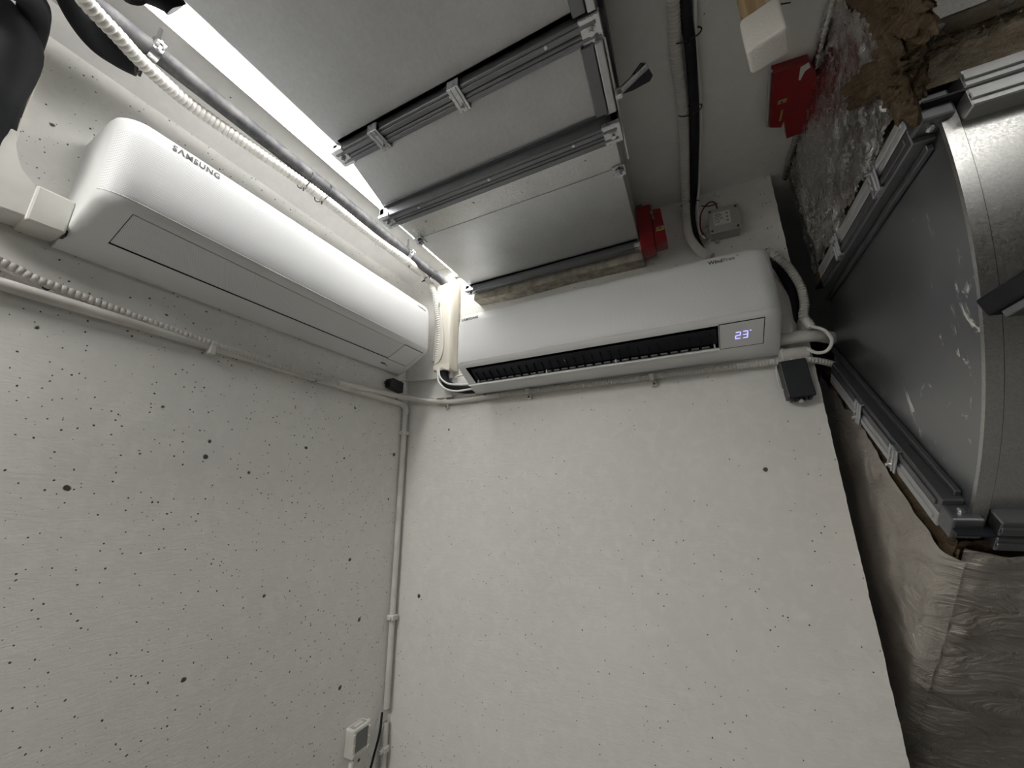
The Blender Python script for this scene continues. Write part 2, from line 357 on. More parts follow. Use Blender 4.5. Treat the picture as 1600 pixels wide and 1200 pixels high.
# ------------------------------------------------------------------ wall mounted air conditioners
def air_conditioner(loc, rz, W, label, is_open, logos):
    t = thing('air_conditioner', label, 'air conditioner', loc, rz)
    R = .05
    prof = [(.0, .004), (.012, .0), (.030, .002), (.082, .0235), (.170, .0665), (.179, .0725), (.185, .081), (.188, .092), (.1885, .15),
            (.187, .215), (.1845, .252), (.181, .272), (.173, .285), (.160, .292), (.140, .295), (.09, .292), (.03, .280), (.0, .276)]
    def shrink(s):
        s = min(s, W - s)
        return 0 if s >= R else (R - math.sqrt(max(0, R * R - (R - s) ** 2))) * .85
    def pt(s, d, zz):
        k = shrink(s); dd = d * (1 - k / .19)
        zz2 = zz + (.010 * (k / .05)) * max(0, (d / .19)) * (1 if zz < .12 else -1)
        return Vector((s, -dd, zz2))
    S0, S1, S2 = (.045 if is_open else .058), .905, 1.018
    st = [0, .002, .006, .012, .020, .030, .040, S0] + [S0 + (S1 - S0) * k / 10 for k in range(1, 11)] + [S2]
    st += [W - v for v in (.040, .030, .020, .012, .006, .002, 0) if W - v > S2 + .001]
    bm = bmesh.new(); V = [[bm.verts.new(pt(s, *p)) for p in prof] for s in st]
    n = len(prof)
    for i in range(len(st) - 1):
        for j in range(n):
            if j == 3 and S0 - 1e-6 <= st[i] and st[i + 1] <= S1 + 1e-6: continue   # outlet opening
            bm.faces.new((V[i][j], V[i + 1][j], V[i + 1][(j + 1) % n], V[i][(j + 1) % n]))
    bm.faces.new(V[0]); bm.faces.new(V[-1][::-1])
    mk('housing', bm, m_ac, t, 35)
    # outlet chamber
    A, B = Vector((0, -.082, .0235)), Vector((0, -.170, .0665)); nin = Vector((0, .439, .898))
    a2, b2 = A + nin * .10 + Vector((0, .02, 0)), B + nin * .12
    bm = bmesh.new()
    L = [bm.verts.new(v + Vector((S0, 0, 0))) for v in (A, a2, b2, B)]; Rr = [bm.verts.new(v + Vector((S1, 0, 0))) for v in (A, a2, b2, B)]
    for i in range(3): bm.faces.new((L[i], L[i + 1], Rr[i + 1], Rr[i]))
    bm.faces.new(L); bm.faces.new(Rr)
    mk('outlet_chamber', bm, m_ac_dark, t)
    # perforated front skin
    fp = [(.1872, .0875), (.1893, .095), (.1898, .15), (.1883, .215), (.1860, .247)]
    ss = [.0022, .0045, .008, .012, .02, .03, .04, .05] + [.05 + (W - .1) * k / 8 for k in range(1, 9)] + [W - .04, W - .03, W - .02, W - .012, W - .008, W - .0045, W - .0022]
    bm = bmesh.new(); V = [[bm.verts.new(pt(s, *p)) for p in fp] for s in ss]
    for i in range(len(ss) - 1):
        for j in range(len(fp) - 1): bm.faces.new((V[i][j], V[i + 1][j], V[i + 1][j + 1], V[i][j + 1]))
    mk('front_panel', bm, m_perf, t, 40)
    # bright bead along the lower edge of the front panel
    bm = bmesh.new(); tube(bm, [pt(s, .1868, .0862) for s in ss], .0013, 6); mk('trim_bead', bm, m_ac, t, 60)
    def onslope(s, u, lift=0.):      # u: 0 at the rear edge of the opening, 1 at its front edge
        p = A.lerp(B, u); p.x = s; return p - nin * lift
    def plate(name, s0, s1, u0, u1, m, lift=.0008, thick=.004, par=t):
        bm = bmesh.new(); c = [(s0, u0), (s1, u0), (s1, u1), (s0, u1)]
        T = [bm.verts.new(onslope(*q, lift)) for q in c]; D = [bm.verts.new(onslope(*q, lift - thick)) for q in c]
        bm.faces.new(T); bm.faces.new(D[::-1])
        for i in range(4): bm.faces.new((T[i], T[(i + 1) % 4], D[(i + 1) % 4], D[i]))
        bmesh.ops.bevel(bm, geom=list(bm.edges), offset=.0008, segments=1, affect='EDGES')
        return mk(name, bm, m, par)
    # seam and display panel
    plate('panel_seam', S1 + .001, S2 + .0035, -.035, 1.035, m_ac_dark, .0004, .002)
    dp = plate('display_panel', S1 + .003, S2 + .001, -.0, 1.0, m_ac, .0016)
    ex = Vector((1, 0, 0)); ey = (B - A).normalized(); ez = -nin.normalized()
    ez = ex.cross(ey)
    if is_open:
        o0 = onslope(S1 + .044, .36, .0026)
        text_sz = .0225
        # seven-segment digits
        def seg(x, y, which):
            bm = bmesh.new(); w_, h_, q = .0120, .0130, .0020
            S7 = {'a': (0, 2 * h_, w_, 0), 'g': (0, h_, w_, 0), 'd': (0, 0, w_, 0), 'f': (0, h_, 0, h_), 'e': (0, 0, 0, h_), 'b': (w_, h_, 0, h_), 'c': (w_, 0, 0, h_)}
            for k in which:
                ax, ay, dx, dy = S7[k]
                box(bm, (ax - q / 2 + (q * .7 if dx else 0), ay - q / 2 + (q * .7 if dy else 0), 0), (ax + dx + q / 2 - (q * .7 if dx else 0), ay + dy + q / 2 - (q * .7 if dy else 0), .0004))
            M = frame(o0, ex, ey, ez) @ Matrix.Translation((x, y, 0)) @ Matrix.Shear('XY', 4, (.0, .0)) 
            bm.transform(M); return bm
        mk('digit', seg(0, 0, 'abged'), m_digit, dp); mk('digit', seg(.0185, 0, 'abgcd'), m_digit, dp)
        bm = bmesh.new(); tube(bm, [frame(o0, ex, ey, ez) @ Vector((.0375 + .0017 * math.cos(a), .0265 + .0017 * math.sin(a), .0002)) for a in [2 * PI * k / 10 for k in range(11)]], .0004, 5)
        mk('degree_sign', bm, m_digit, dp)
        # open flap: blade tipped outward from the rear edge of the outlet, on white hinge arms
        bm = bmesh.new(); q0 = Vector((0, -.074, .0205)); q1 = Vector((0, -.150, .004))
        nn = Vector((0, -.21, .977)); N = 14
        top = []
        for s in (S0 + .002, S1 - .004):
            for k in range(N + 1):
                f = k / N; p = q0.lerp(q1, f) + nn * (.006 * math.sin(PI * f)); p.x = s
                top.append(bm.verts.new(p))
        low = [bm.verts.new(v.co - nn * .0045) for v in top]
        m_ = N + 1
        for arr in (top, low):
            for k in range(N): bm.faces.new((arr[k], arr[k + 1], arr[m_ + k + 1], arr[m_ + k]))
        for a_, b_ in ((0, m_), (N, m_ + N)): bm.faces.new((top[a_], top[b_], low[b_], low[a_]))
        bm.faces.new(top[:m_] + low[:m_][::-1]); bm.faces.new(top[m_:] + low[m_:][::-1])
        fl = mk('flap', bm, m_ac, t, 40)
        for s in (S0 + .012, .345, .595, S1 - .012):
            mk('hinge_arm', PR([(-.078, .022), (-.090, .018), (-.096, .030), (-.088, .052), (-.080, .052)], 0, s - .002, s + .002), m_ac, fl)
        for k in range(28):        # vertical guide vanes deep in the outlet
            s = S0 + .02 + k * (S1 - S0 - .04) / 27
            mk('guide_vane', PR([(-.085, .030), (-.130, .050), (-.122, .085), (-.085, .075)], 0, s - .0008, s + .0008), m_ac_blade, t)
        mk('swing_blade', PR([(-.096, .038), (-.140, .066), (-.142, .069), (-.096, .042)], 0, S0 + .004, S1 - .004), m_ac_blade, t)
        for k in range(27):        # grey sill pieces between vanes, just behind the flap
            s = S0 + .02 + (k + .12) * (S1 - S0 - .04) / 27
            mk('outlet_sill', BX((s, -.094, .0285), (s + .022, -.086, .0345), .001, 1), m_sill, t)
    else:
        plate('flap', S0 + .0015, S1 - .0005, .045, .985, m_perf, .001)
        mk('sensor_window', BX((.905, -.054, .0085), (.93, -.047, .0115), .0005), m_logo, t)
        plate('status_label', .935, .945, -.42, -.36, m_logo_l, .0006, .001)
    # logos on the band above the perforation
    Mb = lambda x, zz, d: frame((x, -.1848, zz), (1, 0, 0), (0, .10, .995), (0, -.995, .10))
    for (s, x, zz, sz, mm, sp) in logos: text_mesh('logo', s, sz, mm, t, Mb(x, zz, .1868), .0004, sp, sz * .022)
    # mounting plate behind
    mk('mounting_plate', BX((.10, -.004, .02), (W - .06, .0, .27)), m_galv, t)
    return t
ac1 = air_conditioner((XL, .212, .505), PI / 2, 1.060, 'white air conditioner with closed flap mounted on the left wall', False,
                [('S\u039bMSUNG', .085, .2575, .020, m_logo, 1.12), ('WindFree', .955, .2575, .013, m_logo_l, 1.)])
ac2 = air_conditioner((-.802, YB, .385), 0, 1.066, 'white air conditioner with open flap and lit 23 degree display', True,
                [('S\u039bMSUNG', .030, .2575, .0155, m_logo, 1.12), ('Wind', .905, .2575, .017, m_logo, 1.), ('Free', .944, .2575, .017, m_logo_l, 1.), ('TM', .978, .266, .006, m_logo_l, 1.)])

# ------------------------------------------------------------------ galvanised duct under the ceiling
DX0, DX1 = -.79, -.085
du = thing('ventilation_duct', 'large galvanised rectangular air duct hung under the ceiling above the end unit', 'duct', (0, 0, 0))
def duct_sec(name, y0, z0, y1, z1, m, xa=DX0, xb=DX1):
    bm = bmesh.new(); prism(bm, [(y0, z0), (y1, z1), (y1, 1.0), (y0, 1.0)], 0, xa, xb); return mk(name, bm, m, du)
duct_sec('straight_section', -.45, .928, .575, .928, m_galv_matt)
duct_sec('transition_section', .575, .928, .775, .850, m_galv_matt)
duct_sec('collar_section', .775, .848, .895, .848, m_galv_lit)
duct_sec('end_section', .895, .846, 1.291, .846, m_galv, DX0 + .004, DX1 - .004)
mk('collar_seam', BX((DX0, .807, .8465), (DX1, .811, .849)), m_flange, du)
for x in (-.70, -.52, -.34, -.17): mk('rivet', CY((x, .835, .8485), (x, .835, .8455), .0035, 10), m_zinc, du)
for y in (-.05, .25): # faint cross stiffening beads pressed into the bottom sheet
    pass
def flange(y, zb, zt, dz=.0, w=.024):
    """a pair of slip-on flange profiles meeting at y: front and rear bar, gasket line, lips"""
    for s, nm in ((-1, 'flange_bar'), (1, 'flange_bar')):
        bm = bmesh.new(); ya, yb = (y - w, y - .0015) if s < 0 else (y + .0015, y + w)
        lip = (y - w - .010, y - w) if s < 0 else (y + w, y + w + .010)
        box(bm, (DX0 - .018, min(ya, yb), zb), (DX1 + .018, max(ya, yb), zt), .002, 1)
        ym = (ya + yb) / 2
        box(bm, (DX0 - .012, ym - .004, zb - .003), (DX1 + .012, ym + .004, zb + .002), .001, 1)
        box(bm, (DX0 + .01, lip[0], zt - .004), (DX1 - .01, lip[1], zt + .001))
        mk(nm, bm, m_flange, du)
    mk('gasket', BX((DX0 - .015, y - .0014, zb + .002), (DX1 + .015, y + .0014, zt)), m_black, du)
    for x in (DX0, DX1):
        sx = -1 if x == DX0 else 1
        mk('corner_plate', BX((x - .022, y - w - .003, zb - .002), (x + .022, y + w + .003, zb + .012), .002, 1), m_zinc, du)
        mk('side_flange', BX((min(x, x + sx * .02), y - w, zb), (max(x, x + sx * .02), y + w, .99), .002, 1), m_flange, du)
        bl = mk('bolt', CY((x, y, zb - .012), (x, y, zb + .004), .006, 6), m_zinc, du)
        mk('washer', CY((x, y, zb - .004), (x, y, zb - .0015), .010, 14), m_zinc, bl)
flange(.578, .905, .932)
flange(.765, .826, .862)
flange(1.262, .824, .850, w=.016)
for k in range(3):    # round-head screws in the flanges
    for y, zb in ((.565, .905), (.752, .826)):
        mk('screw', CY((-.66 + k * .24, y, zb - .005), (-.66 + k * .24, y, zb), .004, 8), m_zinc, du)
def clip(M, par, m=m_zinc):
    """flange clip: a bent plate with two pressed ribs, hooked over the flange pair"""
    bm = bmesh.new()
    box(bm, (-.016, -.029, -.004), (.016, .029, 0), .0012, 1)
    box(bm, (-.016, -.031, -.004), (.016, -.027, .022), .001, 1); box(bm, (-.016, .027, -.004), (.016, .031, .022), .001, 1)
    for x in (-.007, .007): box(bm, (x - .002, -.030, -.0062), (x + .002, .030, -.003), .001, 1)
    bm.transform(M); c = mk('flange_clip', bm, m, par)
    b2 = bmesh.new(); cyl(b2, (0, .018, -.012), (0, .018, -.004), .004, 6); b2.transform(M); mk('set_screw', b2, m_zinc, c)
for x in (-.655, -.405): clip(frame((x, .578, .903), (1, 0, 0), (0, 1, 0), (0, 0, 1)), du)
# lengthwise corner bars on the right edge
for (y0, z0, y1, z1) in ((-.45, .928, .548, .928), (.606, .914, .735, .866)):
    bm = bmesh.new(); 
    a = math.atan2(z1 - z0, y1 - y0); M = Matrix.Translation((0, y0, z0)) @ Matrix.Rotation(a, 4, 'X'); L = math.hypot(y1 - y0, z1 - z0)
    box(bm, (DX1 - .030, 0, -.018), (DX1 - .002, L, .003), .002, 1, M); mk('edge_bar', bm, m_flange, du)
    bm = bmesh.new(); box(bm, (DX1 + .001, 0, -.024), (DX1 + .018, L, .03), .002, 1, M); mk('edge_bar', bm, m_galv, du)
# strap hangers bolted at the collar corners
for x in (DX0 + .012, DX1 - .008):
    h = mk('hanger_bolt', CY((x, .905, .826), (x, .905, .850), .008, 6), m_zinc, du)
    mk('nut', CY((x, .905, .833), (x, .905, .840), .013, 6), m_zinc, h)
    mk('bracket', BX((x - .018, .886, .843), (x + .016, .924, .848), .001, 1), m_zinc, du)
# damper quadrant with hand lever on the right side
mk('damper_plate', PR([(.60, .90), (.70, .94), (.80, .915), (.865, .83), (.855, .825), (.73, .862), (.62, .895)], 0, DX1 + .020, DX1 + .024), m_galv, du)
mk('damper_guard', PR([(.545, .99), (.56, .92), (.735, .90), (.62, .99)], 0, DX1 + .02, DX1 + .03), m_black, du)
lv = mk('damper_lever', BX((0, -.0065, -.0045), (.075, .0065, .0045), .002, 2, frame((DX1 + .026, .705, .868), Vector((.93, -.25, .28)).normalized(), Vector((.26, .965, 0)).normalized(), Vector((-.27, .07, .96)).normalized())), m_zinc, du)
mk('grip', PR([(0, -.004), (.03, -.018), (.058, -.026), (.066, -.018), (.068, .016), (.058, .022), (.02, .008)], 1, -.004, .004, .0015), m_black, lv)
lv.children[0].matrix_local = frame((DX1 + .036, .716, .872), Vector((.93, -.25, .28)).normalized(), Vector((-.27, .07, .96)).normalized(), Vector((.26, .965, 0)).normalized())
nt_ = mk('nut', CY((DX1 + .022, .70, .862), (DX1 + .036, .70, .862), .012, 6), m_zinc, lv)
# mortar bedding where the duct meets the end wall
tag(mk('mortar_bedding', PR([(DX0 - .002, .80), (-.6, .792), (-.35, .800), (DX1, .795), (DX1 + .012, .86), (DX0 - .002, .86)], 1, 1.292, YB + .001), m_mortar), 'rough beige mortar strip between the duct end and the end wall', 'mortar')

# ------------------------------------------------------------------ upright duct, elbow and lower duct on the right
EX = .415; CY0, CZ0 = 1.625, .575; RI, RO = .29, .905; EXR = 1.15
el = thing('duct_elbow', 'bare galvanised duct elbow with a scuffed curved cheek at the right edge', 'duct', (0, 0, 0))
def arc(r, a0, a1, n): return [(CY0 + r * math.cos(math.radians(a0 + (a1 - a0) * k / n)), CZ0 + r * math.sin(math.radians(a0 + (a1 - a0) * k / n))) for k in range(n + 1)]
mk('cheek', PR(arc(RO - .003, 180, 225, 24) + arc(RI, 225, 180, 8), 0, EX, EX + .004), m_cheek, el)
bm = bmesh.new(); o_ = arc(RO, 180, 225, 24); i_ = arc(RO - .004, 225, 180, 24); prism(bm, o_ + i_, 0, EX + .020, EXR)
mk('outer_sheet', bm, m_galv_lit, el, 30)
bm = bmesh.new(); prism(bm, arc(RO + .004, 180, 225, 24) + arc(RO - .004, 225, 180, 24), 0, EX - .002, EX + .018); mk('seam_band', bm, m_galv_lit, el, 30)
bm = bmesh.new(); prism(bm, arc(RO + .0005, 180, 225, 24) + arc(RO - .010, 225, 180, 24), 0, EX + .0175, EX + .0205); mk('seam_gap', bm, m_black, el, 30)
mk('inner_sheet', PR(arc(RI, 180, 225, 8) + arc(RI - .004, 225, 180, 8), 0, EX + .004, EXR), m_galv, el)
mk('far_cheek', PR(arc(RO - .004, 180, 225, 24) + arc(RI, 225, 180, 8), 0, EXR - .004, EXR), m_galv, el)
def elbow_flange(ang, sgn):
    """flange bars at one mouth; ang = direction of the mouth line from the arc centre, sgn = which way the neighbour duct lies"""
    a = math.radians(ang); u = Vector((0, math.cos(a), math.sin(a))); v = Vector((0, -math.sin(a), math.cos(a))) * sgn
    o = Vector((EX, CY0, CZ0)); X = Vector((1, 0, 0))
    for k in (0, 1):
        lo, hi = ((-.034, -.002) if k == 0 else (.002, .034))
        M = frame(o, X, u, v)
        bm = bmesh.new(); box(bm, (-.030, RI + .07, lo), (.001, RO - .02, hi), .002, 1, M)
        mid = (lo + hi) / 2
        box(bm, (-.0335, RI + .08, mid - .006), (-.029, RO - .03, mid + .006), .001, 1, M)
        box(bm, (-.010, RI, lo - (.012 if k == 0 else -.028)), (-.001, RO - .03, lo - (.0 if k == 0 else -.044)), .001, 1, M)
        mk('flange_bar', bm, m_flange if k == 0 else m_galv_matt, el)
        bm = bmesh.new(); box(bm, (.02, RO - .002, lo), (EXR - EX, RO + .030, hi), .002, 1, M)
        box(bm, (.02, RO + .029, mid - .006), (EXR - EX, RO + .034, mid + .006), .001, 1, M)
        mk('flange_bar', bm, m_galv if sgn < 0 else m_flange, el)  # lower mouth's bars take the darker steel in place of shade
    M = frame(o, X, u, v)
    mk('gasket', BX((-.028, RI, -.0019), (EXR - EX, RO + .028, .0019), 0, 1, M), m_black, el)
    mk('corner_plate', BX((-.0305, RO - .021, -.024), (.012, RO + .016, .024), .004, 2, M), m_flange, el)
    b_ = mk('bolt', BX((-.018, RO - .008, -.032), (-.008, RO + .004, .036), .003, 1, M), m_zinc, el)
    return M
MA = elbow_flange(180, -1)
MB_ = elbow_flange(225, 1)
for M, ps in ((MA, (.527, .763)), (MB_, (.559, .734))):
    for r in ps: clip(M @ frame((-.034, r, 0), (0, 1, 0), (0, 0, 1), (1, 0, 0)), el)
# stub of bare duct above the elbow, up to the ceiling
up = thing('insulated_riser_duct', 'vertical duct with torn silver foil and bare mineral wool, above the elbow', 'duct', (0, 0, 0))
mk('duct_wall', BX((EX + .004, .722, .61), (EXR, 1.33, ZC - .001)), m_galv, up)
def sheet(name, m, par, f, nu, nv, keep=lambda u, v: True, smooth=50, thick=.0):
    bm = bmesh.new(); V = {}
    for i in range(nu + 1):
        for j in range(nv + 1): V[i, j] = bm.verts.new(f(i / nu, j / nv))
    for i in range(nu):
        for j in range(nv):
            if keep((i + .5) / nu, (j + .5) / nv): bm.faces.new((V[i, j], V[i + 1, j], V[i + 1, j + 1], V[i, j + 1]))
    bmesh.ops.delete(bm, geom=[v for v in bm.verts if not v.link_faces], context='VERTS')
    if thick:
        r = bmesh.ops.solidify(bm, geom=list(bm.faces), thickness=thick)
    return mk(name, bm, m, par, smooth)
def fbm(p, o=5, l=2., h=.6): return noise.fractal(Vector(p), h, l, o)
# foil on the left face: plane x, from y .70 to 1.47; torn along the near edge and above the flange
def foil_f(u, v):
    y = .66 + u * .745; zz = .60 + v * .43
    x = .400 + .005 * fbm((y * 6, zz * 6, 1)) - .0075 * (1 - abs(noise.noise(Vector((y * 13 + zz * 5, zz * 9, 3))))) ** 3 - .0035 * (1 - abs(noise.noise(Vector((y * 34 - zz * 12, zz * 26, 7))))) ** 3 + .006
    if u > .94: x += (u - .94) * .3
    return Vector((x, y, min(zz, 1.0295)))
def foil_keep(u, v):
    y = .66 + u * .745; zz = .60 + v * .43
    t = .018 * noise.noise(Vector((y * 14, zz * 14, 9))) + .008 * noise.noise(Vector((y * 50, zz * 50, 4)))
    if zz < .635 + t + .045 * max(0, (.85 - y)) / .15: return False
    if y < .745 + t * 1.3 + (.06 if zz > .93 else 0): return False
    return True
sheet('foil_facing', m_foil, up, foil_f, 150, 84, foil_keep, 60, .0015)
# corner strip of folded foil down the far/ceiling edge
def strip_f(u, v):
    y = .78 + u * .60; a = v * PI
    return Vector((.392 + .014 * math.cos(a) * .6 + .004 * noise.noise(Vector((y * 12, 0, 0))), y, 1.024 - .012 * math.sin(a)))
sheet('foil_tape', m_foil, up, strip_f, 60, 6, smooth=60)
# wool on the left side under the foil and on the near face
def wool_side(u, v):
    y = .70 + u * .70; zz = .612 + v * .415
    x = .417 - .005 * fbm((y * 30, zz * 30, 5), 5)
    return Vector((x, y, zz))
sheet('wool_batt', m_wool_d, up, wool_side, 170, 90, smooth=80)
def wool_front(u, v):
    x = .398 + u * .75; zz = .598 + v * .43
    k = min(1, max(0, zz - .602) / .02)
    y = .694 - .020 * k * math.exp(-((zz - .630) / .018) ** 2) - k * (.004 + .017 * fbm((x * 16, zz * 26, 2), 6, 2.1, .5) + .006 * noise.noise(Vector((x * 90, 3, zz * 130))))
    return Vector((x, y, zz))
sheet('wool_batt', m_wool, up, wool_front, 220, 120, smooth=80)
# torn flap of wool hanging out over the foil, and a second tuft higher up
def blob(name, m, par, c, ax, ay, az, rx, ry, rz_, seed, amp=.5, nu=90, nv=50):
    bm = bmesh.new(); V = []
    for j in range(nv + 1):
        th = PI * j / nv; row = []
        for i in range(nu):
            ph = 2 * PI * i / nu
            d = Vector((math.sin(th) * math.cos(ph), math.sin(th) * math.sin(ph), math.cos(th)))
            k = 1 + amp * fbm(d * 1.6 + Vector((seed, 0, 0)), 3)
            p = Vector(c) + ax * (d.x * rx * k) + ay * (d.y * ry * k) + az * (d.z * rz_ * k)
            nd = (ax * d.x + ay * d.y + az * d.z)
            p += nd * (.007 * fbm(p * 38, 4) + .001 * noise.noise(p * 200))
            row.append(bm.verts.new(p))
        V.append(row)
    for j in range(nv):
        for i in range(nu): bm.faces.new((V[j][i], V[j][(i + 1) % nu], V[j + 1][(i + 1) % nu], V[j + 1][i]))
    bmesh.ops.remove_doubles(bm, verts=list(bm.verts), dist=.00001)
    return mk(name, bm, m, par, 80)
p0 = Vector((0.3720, 0.8258, 0.7584)); p1 = Vector((0.3720, 0.6535, 0.6233))
ax = (p1 - p0); L = ax.length; ax.normalize(); az = Vector((1, 0, 0)); ay = az.cross(ax)
blob('wool_tuft', m_wool_d, up, (p0 + p1) / 2, ax, ay, az, L * .60, .026, .020, 3.1)
p0 = Vector((0.3750, 0.6744, 0.6983)); p1 = Vector((0.3750, 0.7046, 0.5706))
ax = (p1 - p0); L = ax.length; ax.normalize(); ay = az.cross(ax)
blob('wool_tuft', m_wool_d, up, (p0 + p1) / 2, ax, ay, az, L * .55, .034, .022, 8.4)
p0 = Vector((0.3750, 0.6971, 0.8492)); p1 = Vector((0.3750, 0.6116, 0.6581))
ax = (p1 - p0); L = ax.length; ax.normalize(); ay = az.cross(ax)
blob('wool_tuft', m_wool_d, up, (p0 + p1) / 2, ax, ay, az, L * .6, .036, .022, 5.7)
# loose fibres: uncountable
bm = bmesh.new()
for k in range(1500):
    x = .395 + random.random() ** 1.3 * .45; zz = .615 + random.random() * .06
    y = .668 - .020 * fbm((x * 16, zz * 26, 2), 6, 2.1, .5)
    d = Vector((random.gauss(0, 1), -.5 * random.random(), random.gauss(0, .5))).normalized() * (.006 + .014 * random.random())
    a = Vector((x, y + .002, zz)); mid = a + d * .5 + Vector((0, -.004 * random.random(), .002)); tube(bm, [a, mid, a + d], .00022, 3, False)
o = mk('wool_fibres', bm, m_wool, up); o['kind'] = 'stuff'
bm = bmesh.new()
for k in range(900):
    y = .70 + random.random() * .66; zz = .612 + random.random() * .05
    a = Vector((.406, y, zz)); d = Vector((-.5 * random.random(), random.gauss(0, 1), random.gauss(0, 1))).normalized() * (.005 + .012 * random.random())
    tube(bm, [a, a + d * .5 + Vector((-.003, 0, 0)), a + d], .00035, 3, False)
o = mk('wool_fibres', bm, m_wool_d, up); o['kind'] = 'stuff'
# perforated channel across the near face of the riser
ch = thing('slotted_channel', 'galvanised slotted steel channel across the bare wool of the riser', 'channel', (.41, .66, .66))
bm = bmesh.new()
x0c = .389; xe = 1.15; ya, yb, za, zb = .640, .674, .667, .705
holes = [(.411 + k * .0755, .009, .009) for k in range(10)]
n = 24; cells = [x0c] + [(holes[i][0] + holes[i + 1][0]) / 2 for i in range(len(holes) - 1)] + [xe]
for (hx, rx, ry_), ca, cb in zip(holes, cells, cells[1:]):
    O, I = [], []; yc = (ya + yb) / 2; hy = (yb - ya) / 2
    for k in range(n):
        a = 2 * PI * (k + .5) / n; c_, s_ = math.cos(a), math.sin(a)
        wx = (cb - hx) if c_ > 0 else (hx - ca)
        f = min(wx / max(abs(c_), 1e-6), hy / max(abs(s_), 1e-6))
        O.append((hx + c_ * f, yc + s_ * f)); I.append((hx + rx * c_, yc + ry_ * s_))
    rings = []
    for z_ in (za, za + .002):
        Ov = [bm.verts.new((p[0], p[1], z_)) for p in O]; Iv = [bm.verts.new((p[0], p[1], z_)) for p in I]; rings.append(Iv)
        for k in range(n): bm.faces.new((Ov[k], Ov[(k + 1) % n], Iv[(k + 1) % n], Iv[k]))
    for k in range(n): bm.faces.new((rings[0][k], rings[0][(k + 1) % n], rings[1][(k + 1) % n], rings[1][k]))
mk('perforated_web', bm, m_galv_lit, ch)
mk('front_leg', BX((x0c, ya - .0001, za), (xe, ya + .002, zb)), m_galv_lit, ch)
mk('rear_leg', BX((x0c, yb - .002, za), (xe, yb + .0001, zb)), m_galv_lit, ch)
mk('front_lip', BX((x0c, ya, zb - .002), (xe, ya + .009, zb)), m_galv_lit, ch)
mk('rear_lip', BX((x0c, yb - .009, zb - .002), (xe, yb, zb)), m_galv_lit, ch)
ch.location = (0, 0, 0)
# black padded bar in front of the elbow
pb = thing('foam_strip', 'black foam padded bar crossing in front of the elbow at the right edge', 'bar', (0, 0, 0))
a_, b_ = Vector((0.3570, 0.6550, 0.2123)), Vector((0.3801, 0.6000, 0.2247))
dx = (b_ - a_).normalized(); dz = Vector((0, -.2, 1)); dy = dz.cross(dx).normalized(); dz = dx.cross(dy)
mk('foam_pad', BX((0, -.014, -.012), (.55, .014, .014), .004, 2, frame(a_, dx, dy, dz)), m_foam, pb)
mk('steel_core', BX((.012, -.010, -.022), (.56, .018, -.0125), .001, 1, frame(a_, dx, dy, dz)), m_flange, pb)

# lower insulated duct leaving the elbow at 45 degrees, foil all round
lo = thing('insulated_lower_duct', 'foil wrapped insulated duct sloping down behind the end wall edge', 'duct', (0, 0, 0))
ub = Vector((0, math.cos(math.radians(225)), math.sin(math.radians(225)))); db = Vector((0, .7071, -.7071))
o3 = Vector((0, CY0, CZ0))
def low_side(u, v):
    r = RI - .03 + u * (RO - RI + .055); s = .050 + v * 1.25
    e = max(0, (u - .955) / .045); x = .388 + .024 * e * e + .006 * fbm((r * 5, s * 3.2, 11), 4) + .004 * abs(noise.noise(Vector((r * 17, s * 9, 5))))
    s2 = s + .012 * noise.noise(Vector((r * 25, 0, 2))) * (1 - v) + .012 * (1 - v) * (1 + math.sin(r * 9))
    p = o3 + ub * r + db * s2; p.x = x; return p
sheet('foil_facing', m_foil2, lo, low_side, 120, 150, smooth=60)
def low_out(u, v):
    x = .410 + u * .78; s = .050 + v * 1.25
    off = .006 * fbm((x * 5, s * 5, 21), 4) + .006 * abs(noise.noise(Vector((x * 6, s * 26, 15))))
    s2 = s + .010 * noise.noise(Vector((x * 25, 0, 2))) * (1 - v)
    p = o3 + ub * (RO + .025 + off - .01 * (1 - min(1, u / .03))) + db * s2; p.x = x; return p
sheet('foil_facing', m_foil2, lo, low_out, 90, 160, smooth=60)
M = frame(Vector((EX, CY0, CZ0)), Vector((1, 0, 0)), ub, db)
mk('duct_wall', BX((.002, RI, .036), (EXR - EX, RO, 1.30), 0, 1, M), m_galv, lo)
def wl(u, v):
    r = RI - .02 + u * (RO - RI + .035); s = .036 + v * .10
    p = o3 + ub * r + db * s; p.x = .402 - .008 * fbm((r * 32, s * 32, 8), 5); return p
sheet('wool_batt', m_wool_d, lo, wl, 150, 20, smooth=80)
def wl2(u, v):
    x = .40 + u * .74; s = .036 + v * .06
    p = o3 + ub * (RO + .008 + .008 * fbm((x * 32, s * 32, 8), 5)) + db * s; p.x = x; return p
sheet('wool_batt', m_wool_d, lo, wl2, 120, 12, smooth=80)

